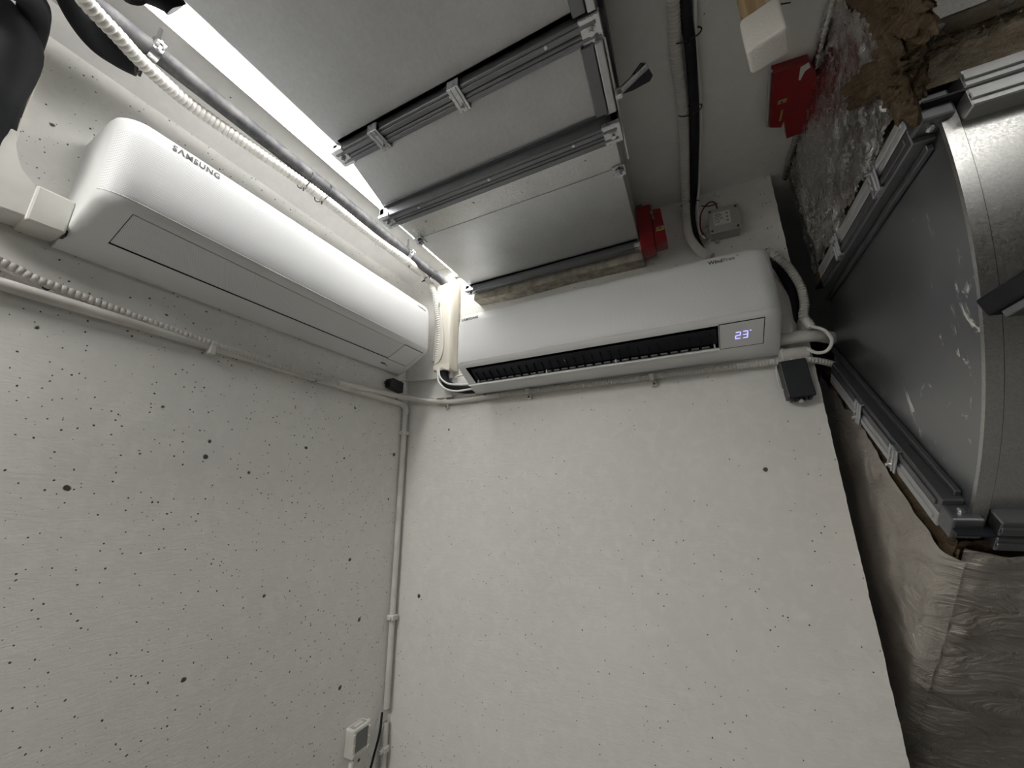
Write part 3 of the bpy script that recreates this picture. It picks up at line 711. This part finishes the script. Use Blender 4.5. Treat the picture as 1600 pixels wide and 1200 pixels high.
# ------------------------------------------------------------------ pipes and conduits at the left and under the ceiling
def pipe(name, P, r, m, label, cat, sm=8, n=20, group=None): return tag(mk(name, TB(P, r, n, sm), m, None, 50), label, cat, group)
pipe('insulated_pipe', [(-.985, -.25, .962), (-.988, .2, .962), (-.986, .7, .962), (-.990, 1.20, .962), (-.980, 1.262, .957), (-.960, 1.305, .930), (-.956, 1.318, .88)], .0195, m_grey_foam, 'dusty grey foam lagged pipe running along the ceiling beside the light', 'pipe')
pipe('insulated_pipe', [(-0.9437, 0.0684, 0.9500), (-1.0098, 0.1083, 0.9450), (-1.0501, 0.1512, 0.9450), (-1.0535, 0.1879, 0.9480), (-1.0421, 0.2158, 0.9480)], .025, m_foam, 'thick black foam pipe curving away behind the white corrugated conduit', 'pipe')
pipe('insulated_pipe', [(-0.8853, 0.0981, 0.9000), (-0.8176, 0.1362, 0.8950), (-0.7798, 0.1715, 0.8850), (-0.7778, 0.1845, 0.8800)], .021, m_foam, 'short black foam pipe end hanging beside the bright end of the light', 'pipe')
pipe('insulated_pipe', [(-0.7298, 0.1137, 0.8600), (-0.7929, 0.1293, 0.8600), (-0.8044, 0.1398, 0.8600)], .020, m_foam, 'black foam pipe stub between the white conduit and the pipe end by the light', 'pipe')
pipe('insulated_pipe', [(-1.02, -.16, .94), (-1.075, -.02, .90), (-1.1000, 0.0702, 0.8646), (-1.1250, 0.0772, 0.7389), (-1.140, .085, .66), (-1.142, .09, .60)], .034, m_foam, 'fat black foam pipe bundle dropping into the open cable duct at the left edge', 'pipe')
pipe('insulated_pipe', [(-1.0000, -0.0097, 0.8588), (-1.0200, 0.0548, 0.9030), (-1.0800, 0.0771, 0.9133), (-1.1300, 0.0871, 0.8379), (-1.1400, 0.0926, 0.7326)], .022, m_foam, 'second black foam pipe lying over the fat bundle at the left edge', 'pipe')
cc = [(-0.9065, 0.0807, 0.9050), (-0.9379, 0.1069, 0.9050), (-0.9627, 0.1615, 0.9080), (-0.9905, 0.2179, 0.9140), (-1.0215, 0.3175, 0.9300), (-1.0108, 0.4675, 0.9300), (-0.9969, 0.6635, 0.9300), (-1.0020, 0.9216, 0.9320), (-0.9950, 1.0977, 0.9350), (-1.0519, 1.2700, 0.9836), (-1.0105, 1.2900, 0.8989), (-0.9866, 1.2950, 0.7813), (-0.9752, 1.3000, 0.6863), (-0.9836, 1.3050, 0.5672)]
tag(mk('corrugated_conduit', corr(cc, .0155, .0108), m_conduit, None, 70), 'long white corrugated conduit strapped along the grey lagged pipe', 'conduit')
tag(mk('white_pipe', TB([(-0.9948, 1.3250, 0.9566), (-1.0149, 1.3300, 0.8358), (-1.0215, 1.3300, 0.6749), (-1.0154, 1.3200, 0.5618)], .008, 12, 6), m_pvc, None, 50), 'thin white pipe behind the conduit in the wall corner', 'pipe')
tg = thing('thin_cable', 'thin white cable with a green tag hanging in the corner', 'cable', (0, 0, 0))
mk('cable', TB([(-0.9901, 1.2950, 0.8533), (-0.9655, 1.2850, 0.7881), (-0.9417, 1.2850, 0.6436), (-0.9548, 1.2850, 0.5563), (-1.0020, 1.2950, 0.5312)], .0028, 8, 8), m_wire_w, tg, 60)
q = Vector((-0.9712, 1.2800, 0.8352)); mk('tag', BX(q + Vector((-.004, -.001, -.026)), q + Vector((.004, .001, .006)), .001, 1), m_paper, tg)
mk('tag_stripe', BX(q + Vector((.001, -.0015, -.034)), q + Vector((.006, -.001, -.012))), mat('green_tag', (.12, .38, .14), .5), tg)
# pipe clamps
def clamp(y, x, z, label):
    t = thing('pipe_clamp', label, 'clamp', (x, y, z), 0)
    bm = bmesh.new(); n = 20
    for (ra, rb) in ((.0205, .0232),):
        A = [[bm.verts.new((math.cos(2 * PI * k / n) * r, yy, math.sin(2 * PI * k / n) * r)) for k in range(n)] for r in (ra, rb) for yy in (-.009, .009)]
        for a, b in ((0, 1), (2, 3), (0, 2), (1, 3)):
            for k in range(n): bm.faces.new((A[a][k], A[a][(k + 1) % n], A[b][(k + 1) % n], A[b][k]))
    mk('ring', bm, m_zinc, t, 50)
    for s in (-1, 1):
        e = mk('ear', BX((s * .022, -.009, -.003), (s * .036, .009, .003), .001, 1), m_zinc, t)
        mk('screw', CY((s * .029, 0, -.012), (s * .029, 0, .010), .0035, 8), m_zinc, e)
    mk('rod', CY((0, 0, .022), (0, 0, ZC - z), .004, 10), m_zinc, t)
    mk('nut', CY((0, 0, .024), (0, 0, .034), .009, 6), m_zinc, t)
    t.rotation_euler = (0, math.radians(25), 0) if False else (0, 0, 0)
    return t
clamp(.222, -.987, .962, 'zinc pipe clamp on the grey lagged pipe near the fat black pipes')
clamp(1.075, -.989, .962, 'zinc pipe clamp on the grey lagged pipe near the wall corner')
# duct hanger bracket beside the far clamp
hb = thing('hanger_bracket', 'small zinc bracket with black nuts beside the far pipe clamp', 'bracket', (0, 0, 0))
q = Vector((-0.8470, 0.9660, 0.9300))
mk('plate', PR([(-.012, -.03), (.012, -.03), (.016, .03), (-.012, .03)], 0, -.0015, .0015), m_zinc, hb).location = q
mk('nut', CY(q + Vector((-.002, 0, .008)), q + Vector((.014, 0, .008)), .010, 6), m_black, hb)
mk('rod', CY(q + Vector((0, 0, .02)), (q.x, q.y, ZC), .004, 8), m_zinc, hb)
# cable ties round pipe + conduit
def tie(c, r, axis, label, rx=None, group='cable ties on the left ceiling run'):
    bm = bmesh.new(); A = Vector(axis).normalized(); u = A.cross(Vector((0, 0, 1))).normalized(); v = A.cross(u)
    P = [Vector(c) + (u * math.cos(a) * (rx or r) + v * math.sin(a) * r) for a in [2 * PI * k / 20 for k in range(21)]]
    tube(bm, P, .0016, 6); cyl(bm, P[5] - v * .004, P[5] + v * .012, .0028, 6)
    return tag(mk('cable_tie', bm, m_tie, None, 60), label, 'cable tie', group)
tie((-1.000, .675, .948), .030, (0, 1, 0), 'black cable tie round grey pipe and conduit, halfway to the corner', .040)
tie((-1.000, .610, .948), .030, (0, 1, 0), 'black cable tie round grey pipe and conduit, nearer the viewer than its neighbour', .036)
tie((-1.0189, 0.2193, 0.9300), .0135, (-.2, 1, 0), 'black cable tie on the white conduit beside the near pipe clamp')
tie((-0.9950, 1.0977, 0.9350), .0135, (0, 1, 0), 'black cable tie on the white conduit just past the far pipe clamp')
tie((-1.0512, 1.2800, 0.9683), .0135, (.6, .4, -.9), 'black cable tie on the white conduit where it bends down the corner')
tie((-.989, 1.235, .958), .0205, (0, 1, -.3), 'black cable tie on the grey pipe just before the cream casing')
# cable duct at the left edge
ct = thing('cable_duct', 'white plastic cable duct feeding the left air conditioner', 'cable duct', (0, 0, 0))
mk('duct_cover', PR([(.030, .685), (.118, .685), (.118, .655), (.122, .630), (.132, .608), (.148, .594), (.163, .588), (.163, .520), (.10, .516), (.06, .530), (.035, .57), (.030, .62)], 0, XL, -1.112, .004), m_pvc, ct)
mk('joint_sleeve', PR([(.158, .594), (.212, .594), (.212, .516), (.158, .514)], 0, XL, -1.108, .004), m_pvc, ct)
mk('end_gap', BX((XL, .2121, .516), (-1.116, .216, .590)), m_black, ct)
mk('duct_base', BX((XL, .036, .62), (XL + .003, .118, .925)), m_pvc, ct)
mk('base_lip', BX((XL, .1155, .62), (XL + .020, .1185, .925), .001, 1), m_cream, ct)
mk('base_lip', BX((XL, .034, .62), (XL + .020, .037, .925), .001, 1), m_cream, ct)
# white pipes along the left wall
pp = thing('drain_pipe', 'straight painted white pipe along the left wall under the unit', 'pipe', (0, 0, 0))
mk('pipe', TB([(XL + .016, -.6, .397), (XL + .016, .35, .392), (XL + .016, .8, .384), (XL + .016, 1.295, .378)], .0125, 16, 6), m_pvc_paint, pp, 50)
for y in (.53, .86): mk('clip', BX((XL, y - .008, .366), (XL + .031, y + .008, .400), .003), m_pvc_paint, pp)
c2 = [(XL + .020, -.55, .47), (XL + .018, .02, .455), (-1.1620, 0.1572, 0.4351), (-1.1620, 0.2000, 0.4235), (-1.1620, 0.2452, 0.4190), (-1.1600, 0.3501, 0.4077), (-1.1580, 0.4800, 0.3972), (-1.1550, 0.6451, 0.3894), (-1.1500, 0.8127, 0.3838), (-1.1470, 0.9401, 0.3883)]
tag(mk('corrugated_conduit', corr(c2, .0098, .0105), m_conduit_g, None, 70), 'painted corrugated conduit sagging along the left wall above the drain pipe', 'conduit')
tag(mk('white_pipe', TB([(-1.1480, 0.9357, 0.3850), (-1.1500, 1.0324, 0.3912), (-1.1500, 1.1396, 0.3975), (-1.1490, 1.2364, 0.4020), (-1.1169, 1.3120, 0.3998), (-1.0328, 1.3280, 0.3820), (-0.9070, 1.3320, 0.3689), (-0.6919, 1.3340, 0.3695)], .0108, 14, 8), m_pvc, None, 50), 'smooth white pipe bending round the corner below the two units', 'pipe')
c3 = [(-0.7066, 1.3340, 0.3712), (-0.4980, 1.3340, 0.3696), (-0.2535, 1.3340, 0.3676), (-0.1436, 1.3340, 0.3667), (-0.0208, 1.3330, 0.3672), (0.1456, 1.3300, 0.3633), (0.2296, 1.3250, 0.3613), (0.3078, 1.3200, 0.3574), (0.3540, 1.3300, 0.3491), (0.3966, 1.3600, 0.3396)]
tag(mk('corrugated_conduit', corr(c3, .0095, .0085), m_conduit_g, None, 70), 'grey corrugated conduit along the end wall under the right unit', 'conduit')
for px, lab in (((-0.9521, 1.3350, 0.3716), 'white saddle clip with screw holding the bent pipe near the corner'), ((-0.5653, 1.3350, 0.3704), 'white saddle clip under the left half of the right unit'), ((-0.1041, 1.3350, 0.3638), 'white saddle clip under the right half of the right unit')):
    t = thing('pipe_clip', lab, 'clip', px, 0, 'saddle clips on the end wall')
    mk('saddle', BX((-.010, -.012, -.011), (.010, .014, .013), .004), m_pvc_paint, t)
    mk('screw', CY((.004, .004, -.022), (.004, -.004, -.022), .005, 10), m_rust, t)
    mk('foot', BX((-.004, -.002, -.030), (.012, .014, -.012), .002), m_pvc_paint, t)
# split white sleeve pieces beside the first clip
sl = thing('split_sleeve', 'split white plastic sleeve halves lying along the bent pipe', 'sleeve', (0, 0, 0))
for (a, b, w_) in (((692, 622), (735, 615), .010), ((712, 617), (742, 613), .008)):
    pass
mk('sleeve_half', BX((-1.0, 1.325, .388), (-.915, 1.348, .394), .002), m_pvc, sl)
mk('sleeve_half', BX((-.92, 1.322, .396), (-.80, 1.346, .4015), .002), m_pvc, sl)
# vertical conduit in the corner, broken near the bottom
vc = thing('corner_conduit', 'painted vertical pipe in the corner, ending above the small control box', 'pipe', (0, 0, 0))
XV, YV = XL + .014, 1.325
mk('pipe', TB([(XV, YV, .372), (XV, YV, -.2), (XV, YV, -.78)], .0115, 16), m_pvc_paint, vc, 50)
mk('elbow', TB([(XV + .001, 1.285, .378), (XV, 1.31, .374), (XV, YV, .358), (XV, YV, .335)], .0145, 14, 6), m_pvc_paint, vc, 50)
for z in (.25, -.478):
    c = mk('clip', BX((XL, YV - .016, z - .009), (XV + .018, YV + .014, z + .009), .003), m_pvc_paint, vc)
    mk('clip_nose', CY((XV + .004, YV - .024, z), (XV + .004, YV - .012, z), .006, 10), m_pvc_paint, c)
bm = bmesh.new(); n = 16
def ringpipe(x, y, za, zb, ro, ri):
    bm = bmesh.new(); R_ = [[bm.verts.new((x + r * math.cos(2 * PI * k / 18), y + r * math.sin(2 * PI * k / 18), zz)) for k in range(18)] for r, zz in ((ro, zb), (ro, za), (ri, za), (ri, zb))]
    for a, b in ((0, 1), (1, 2), (2, 3)):
        for k in range(18): bm.faces.new((R_[a][k], R_[a][(k + 1) % 18], R_[b][(k + 1) % 18], R_[b][k]))
    return bm
lp = thing('conduit_stub', 'open-topped lower piece of the corner pipe beside the small control box', 'pipe', (0, 0, 0))
mk('pipe', ringpipe(XV, YV, -.822, ZF, .0115, .0092), m_pvc_paint, lp, 50)
mk('pipe_inside', CY((XV, YV, -.90), (XV, YV, -.845), .0091, 14), m_black, lp)
mk('clip', BX((XL, YV - .014, -.915), (XV + .016, YV + .012, -.895), .003), m_pvc_paint, lp)
mk('clip_nose', CY((XV + .004, YV - .028, -.905), (XV + .004, YV - .012, -.905), .007, 10), m_pvc_paint, lp)
# small control box on the left wall, bottom
tb = thing('control_box', 'small white control box with a grey screen on the left wall near the floor', 'control box', (XL, 1.175, -.805))
mk('case', BX((0, -.028, -.042), (.040, .045, .040), .004), m_pvc, tb)
mk('top_recess', BX((.008, -.020, .0398), (.032, .036, .0406), .0), m_jbox, tb)
mk('screen', BX((.0398, -.018, -.026), (.0412, .034, .030), .0005, 1), m_screen, tb)
mk('top_label', BX((.013, -.010, .0404), (.027, .026, .0412)), m_paper, tb)
for y in (-.024, .040):
    for z in (-.032, -.005, .024): mk('rivet', BX((.038, y - .004, z - .004), (.0425, y + .004, z + .004), .001, 1), m_pvc, tb)
kn = mk('lug', CY((.02, .044, .028), (.02, .058, .028), .008, 12), m_pvc, tb)
pipe('flat_cable', [(XL + .03, 1.155, -.855), (XL + .028, 1.150, -.95), (XL + .03, 1.14, -1.10), (XL + .03, 1.13, ZF + .01)], .008, m_wire_w, 'flat white cable leaving the bottom of the small control box', 'cable', 6, 8)
pipe('black_cable', [(XV - .002, 1.305, -.785), (XL + .02, 1.29, -.84), (XL + .025, 1.26, -.90), (XL + .03, 1.22, -.99), (XL + .03, 1.16, -1.15)], .0042, m_foam, 'black cable coming out of the corner pipe past the control box', 'cable', 8, 10)
pipe('black_cable', [(XL + .028, 1.235, -.955), (XL + .03, 1.245, -1.0), (XL + .03, 1.25, -1.15)], .0028, m_foam, 'thin black cable branching off below the control box', 'cable', 6, 8)
tie((XL + .029, 1.232, -.963), .0065, (0, .4, 1), 'black cable tie on the black cable below the control box', group='cable ties near the floor')
# cream casing in the corner
rc = thing('pipe_casing', 'cream plastic pipe casing standing in the corner beside the right unit', 'casing', (0, 0, 0))
mk('cover', PR([(-.905, YB), (-1.000, YB), (-1.000, 1.300), (-.990, 1.291), (-.925, 1.288), (-.912, 1.292), (-.905, 1.303)], 2, .505, .922, .003), m_cream, rc, 60)
mk('torn_lip', PR([(-.992, .512), (-.972, .505), (-.945, .516), (-.925, .502), (-.908, .498), (-.908, .530), (-.992, .530)], 1, 1.2875, 1.290), m_cream, rc)
mk('paint_edge', BX((-.9045, 1.345, .50), (-.900, 1.350, .95)), m_mortar, rc)
pipe('insulated_pipe', [(-.955, 1.318, .53), (-.950, 1.315, .47), (-.915, 1.312, .432), (-.85, 1.316, .412), (-.79, 1.325, .408)], .019, m_foam, 'short black lagged pipe from the cream casing into the right unit', 'pipe')
pipe('white_cable', [(-.965, 1.290, .515), (-.950, 1.282, .470), (-.910, 1.280, .436), (-.85, 1.282, .423), (-.79, 1.29, .42)], .0040, m_wire_w, 'upper of two white cables curving from the casing into the right unit', 'cable')
pipe('white_cable', [(-.970, 1.290, .505), (-.955, 1.280, .450), (-.915, 1.276, .412), (-.86, 1.277, .396), (-.79, 1.285, .398)], .0040, m_wire_w, 'lower of two white cables curving from the casing into the right unit', 'cable')
pipe('white_cable', [(-.885, 1.300, .462), (-.86, 1.285, .462), (-.81, 1.28, .463)], .0042, m_wire_w, 'short white wire end poking out beside the right unit', 'cable', 4)
# small black boxes
sb = thing('sensor_box', 'small black plastic box on the left wall in the corner above the pipe', 'box', (XL, 1.240, .452))
mk('case', PR([(-.038, -.018), (.045, -.028), (.045, .020), (-.020, .026), (-.038, .018)], 0, 0, .030, .003), m_black, sb)
rg = bmesh.new(); tube(rg, [(.010, -.046 + .006 * math.cos(a), .006 * math.sin(a)) for a in [2 * PI * k / 12 for k in range(13)]], .0022, 6); mk('lug', rg, m_black, sb)
mk('wire_stub', CY((.02, .02, .020), (.03, .045, .028), .0015, 6), m_tie, sb)
db_ = thing('drain_pump_box', 'black rectangular box below the right end of the right unit', 'box', (.288, YB, .295))
Mt = Matrix.Rotation(math.radians(-3), 4, 'Y')
mk('case', BX((-.032, -.045, -.050), (.034, -.001, .062), .003, 2, Mt), m_black, db_)
for k in range(5): mk('terminal', BX((-.026 + k * .011, -.038, -.058), (-.019 + k * .011, -.012, -.050), .001, 1, Mt), m_black, db_)
mk('screw', CY((.0, -.040, -.061), (.0, -.028, -.061), .005, 8), m_zinc, db_)
pipe('grey_wire', [(.258, 1.335, .375), (.249, 1.33, .345), (.247, 1.33, .305), (.252, 1.335, .280), (.262, 1.34, .275)], .0022, m_wire_w, 'thin grey wire looping down the left side of the black box', 'wire', 6, 8)
# pipes right of the right unit
r1 = [(0.2868, 1.3100, 0.7241), (0.3011, 1.3000, 0.6950), (0.3262, 1.3000, 0.6469), (0.3436, 1.3000, 0.5809), (0.3437, 1.3000, 0.5195), (0.3343, 1.3000, 0.4843), (0.3453, 1.3000, 0.4514)]
tag(mk('corrugated_conduit', corr(r1, .0122, .0085), m_conduit_g, None, 70), 'short grey corrugated conduit arching past the right end of the right unit', 'conduit')
pipe('black_hose', [(0.2834, 1.3250, 0.7345), (0.3093, 1.3250, 0.6614), (0.3252, 1.3250, 0.5788), (0.3188, 1.3250, 0.5048), (0.2939, 1.3300, 0.4488)], .0135, m_foam, 'black lagged hose behind the short corrugated conduit', 'hose')
pipe('white_cable', [(0.3382, 1.2900, 0.4569), (0.3464, 1.2850, 0.4412), (0.3685, 1.2800, 0.4229), (0.3795, 1.2800, 0.3899), (0.3658, 1.2900, 0.3653), (0.3448, 1.3000, 0.3664), (0.3291, 1.3100, 0.3842)], .0046, m_wire_w, 'white cable loop hanging from the short corrugated conduit', 'cable', 8, 12)
pipe('conduit_end', [(0.3350, 1.2950, 0.4677), (0.3445, 1.2900, 0.4415)], .011, m_conduit, 'white tape wrap on the end of the short corrugated conduit', 'tape', 0, 14)
pipe('drain_pipe', [(.262, 1.322, .428), (.345, 1.325, .428), (.43, 1.395, .428), (.60, 1.53, .428)], .0185, m_pvc_paint, 'white drain pipe leaving the right unit and passing behind the elbow', 'pipe')
st = thing('pipe_stub', 'short white pipe end with a rolled rim under the right end of the right unit', 'pipe', (0, 0, 0))
mk('sleeve', TB([(.262, 1.325, .378), (.300, 1.325, .378), (.330, 1.328, .378)], .0195, 18, 0), m_pvc_paint, st, 50)
mk('rim', TB([(.266, 1.325, .378), (.272, 1.325, .378)], .022, 18, 0), m_pvc_paint, st, 50)
pipe('insulated_pipe', [(.270, 1.335, .62), (.292, 1.335, .55), (.292, 1.335, .46), (.288, 1.335, .44)], .030, m_pvc_paint, 'pale rounded pipe sleeve against the wall beside the right unit', 'pipe')

# ceiling run in the middle
m1 = [(.060, -.5, 1.010), (.075, .3, 1.010), (0.0779, 0.6678, 1.0100), (0.0771, 0.7779, 1.0100), (0.0863, 0.9848, 1.0100), (0.0822, 1.2439, 1.0060), (0.0768, 1.3250, 0.9500), (0.0757, 1.3250, 0.8564), (0.0989, 1.3100, 0.7826), (0.1285, 1.3000, 0.7425)]
tag(mk('corrugated_conduit', corr(m1, .0145, .0090), m_conduit_g, None, 70), 'grey corrugated conduit running down the middle of the ceiling to the right unit', 'conduit')
m2 = [(.085, -.5, 1.008), (.098, .3, 1.008), (0.1013, 0.6780, 1.0080), (0.1088, 0.7919, 1.0080), (0.1142, 0.9967, 1.0080), (0.1080, 1.2555, 1.0050), (0.0913, 1.3300, 0.9484), (0.0918, 1.3300, 0.8544), (0.1038, 1.3250, 0.7903)]
pipe('black_hose', m2, .0125, m_foam, 'black lagged hose beside the corrugated conduit on the middle of the ceiling', 'hose')
pipe('white_cable', [(.128, .3, 1.016), (0.1205, 0.7179, 1.0160), (0.1275, 0.8729, 1.0160), (0.1318, 1.0128, 1.0160), (0.1250, 1.2469, 1.0120), (0.1117, 1.3400, 0.9619), (0.1087, 1.3400, 0.9222)], .0042, m_wire_w, 'pale cable on the right of the black ceiling hose', 'cable')
for px, a, lab in (((0.1027, 0.7504, 1.0060), (0, 1, 0), 'black cable tie on the ceiling hose nearest the top edge'), ((0.1033, 0.9513, 1.0060), (0, 1, 0), 'black cable tie with curled tail halfway along the ceiling hose'), ((0.0918, 1.3150, 0.9834), (0, .3, -1), 'black cable tie on the hose beside the grey junction box')):
    tie(px, .0165, a, lab, .030, 'cable ties on the middle ceiling run')
# grey junction box with label
jb = thing('junction_box', 'grey square junction box with a printed label on the end wall', 'junction box', (.183, YB, .875))
Mj = Matrix.Rotation(math.radians(2), 4, 'Y')
mk('base', BX((-.044, -.040, -.046), (.046, 0, .046), .003, 2, Mj), m_jbox, jb)
lid = mk('lid', BX((-.045, -.050, -.047), (.047, -.0402, .047), .003, 2, Mj), m_jbox, jb)
for sx in (-1, 1):
    for sz in (-1, 1): mk('lid_screw', CY(Mj @ Vector((sx * .038, -.0515, sz * .038)), Mj @ Vector((sx * .038, -.0495, sz * .038)), .004, 10), m_ink, lid)
lb = mk('label', BX((-.030, -.0508, -.020), (.020, -.0500, .030), 0, 1, Mj), m_paper, jb)
random.seed(3)
for k in range(7):
    z = .024 - k * .0055; wd = .014 + .018 * random.random()
    mk('text_line', BX((-.027, -.0511, z - (.0013 if k < 2 else .0008)), (-.027 + wd, -.0507, z + .0008), 0, 1, Mj), m_ink, lb)
for z in (.020, .006, -.008): mk('symbol', BX((.008, -.0511, z - .002), (.014, -.0507, z + .002), 0, 1, Mj), m_ink, lb)
for z in (-.012, .022 - .010):
    g = mk('gland', CY((-.066, -.020, z - .016), (-.044, -.020, z - .016), .009, 12), m_jbox, jb)
    mk('gland_nut', CY((-.054, -.020, z - .016), (-.047, -.020, z - .016), .012, 6), m_jbox, g)
mk('mount_tab', CY((-.026, -.012, -.052), (-.026, -.004, -.052), .008, 10), m_jbox, jb)
pipe('red_wire', [(.125, 1.325, .84), (.112, 1.318, .87), (.120, 1.31, .925), (.145, 1.305, .955), (.165, 1.305, .952), (.172, 1.312, .925)], .0026, m_wire_r, 'dark red wire arching over the junction box', 'wire', 8, 8)
pipe('white_cable', [(.122, 1.325, .835), (.108, 1.322, .86), (.112, 1.318, .92), (.118, 1.318, .97)], .0022, m_wire_w, 'thin white wire beside the red wire at the junction box', 'wire', 8, 8)
pipe('black_cable', [(0.1246, 1.3000, 0.9484), (0.1469, 1.2950, 0.9361), (0.1719, 1.2900, 0.9332)], .0022, m_tie, 'short black wire tail above the junction box', 'wire', 4, 8)
# red fire actuator boxes
ra = thing('red_actuator', 'red metal damper actuator box on the right side of the duct by the end wall', 'actuator', (-.050, 1.255, .885))
mk('case', PR([(-.035, -.095), (.012, -.095), (.012, .078), (-.035, .078)], 1, -.03, .03, .003), m_red, ra)
mk('side_case', PR([(.0135, -.085), (.052, -.080), (.044, .052), (.0135, .056)], 1, -.026, .03, .003), m_red, ra)
mk('brass_tab', BX((.022, -.030, -.038), (.048, -.0265, -.022), .001, 1), m_brass, ra)
mk('tab_hole', CY((.035, -.031, -.030), (.035, -.0295, -.030), .003, 10), m_ink, ra)
pn = mk('pin', CY((.018, -.032, .010), (.014, -.034, .045), .0022, 8), m_zinc, ra)
mk('pin_head', CY((.014, -.034, .040), (.0145, -.034, .034), .005, 8), m_brass, pn)
mk('cable_stub', CY((.012, -.03, .05), (.016, -.02, .078), .0015, 6), m_ink, ra)
rb = thing('red_actuator', 'red metal actuator plate under the ceiling beside the foil wrapped riser', 'actuator', (.35, 1.08, 1.0))
P = [(0.2940, 0.9332, 1.0000), (0.3704, 0.9408, 1.0000), (0.3990, 0.9967, 1.0000), (0.4119, 1.1693, 1.0000), (0.3609, 1.1724, 1.0000), (0.3414, 1.0796, 1.0000), (0.3405, 1.1227, 1.0000), (0.3103, 1.1079, 1.0000)]
P = [(p[0] - .35, p[1] - 1.08) for p in P]
mk('case', PR(P, 2, .0, .028, .002), m_red, rb)
e0 = Vector((P[0][0], P[0][1], 0)); e1 = Vector((P[7][0], P[7][1], 0))
mk('steel_edge', TB([e0 + Vector((-.004, 0, .010)), (e0 + e1) / 2 + Vector((-.005, 0, .010)), e1 + Vector((-.003, 0, .010))], .005, 8), m_galv, rb)
q = Vector((0.3256, 1.0274, 0.9980)) - Vector((.35, 1.08, 1.0))
mk('brass_tab', BX(q + Vector((-.008, -.006, -.001)), q + Vector((.012, .006, .002)), .001, 1), m_brass, rb)
mk('tab_hole', CY(q + Vector((.0, 0, -.002)), q + Vector((.0, 0, .0)), .003, 8), m_ink, rb)
q = Vector((0.3317, 1.0772, 0.9980)) - Vector((.35, 1.08, 1.0)); mk('pin', CY(q + Vector((0, -.02, 0)), q + Vector((0, .014, 0)), .0025, 8), m_brass, rb)
q = Vector((0.3629, 0.9570, 0.9980)) - Vector((.35, 1.08, 1.0)); mk('paint_smear', PR([(q.x - .010, q.y - .012), (q.x + .006, q.y - .016), (q.x + .012, q.y - .002), (q.x + .002, q.y + .004), (q.x - .004, q.y + .026), (q.x - .008, q.y + .022)], 2, -.0012, .0015), m_paper, rb)
# wooden post with a white block cap
wp = thing('wooden_post', 'pale wooden post hanging from the ceiling with a white block on its end', 'post', (.2125, .672, .772), math.radians(-14))
mk('block', BX((-.031, -.026, 0), (.032, .029, .084), .007, 3), m_block, wp, 40)
mk('post', BX((-.026, -.018, .084), (.014, .020, ZC - .772), .002, 2), m_wood, wp)
# fixing nails and remains on the ceiling around the riser
pipe('thin_rod', [(0.3091, 0.7906, 1.0180), (0.2484, 0.7712, 1.0180)], .0015, m_tie, 'thin dark wire along the ceiling behind the white block', 'wire', 0, 6)
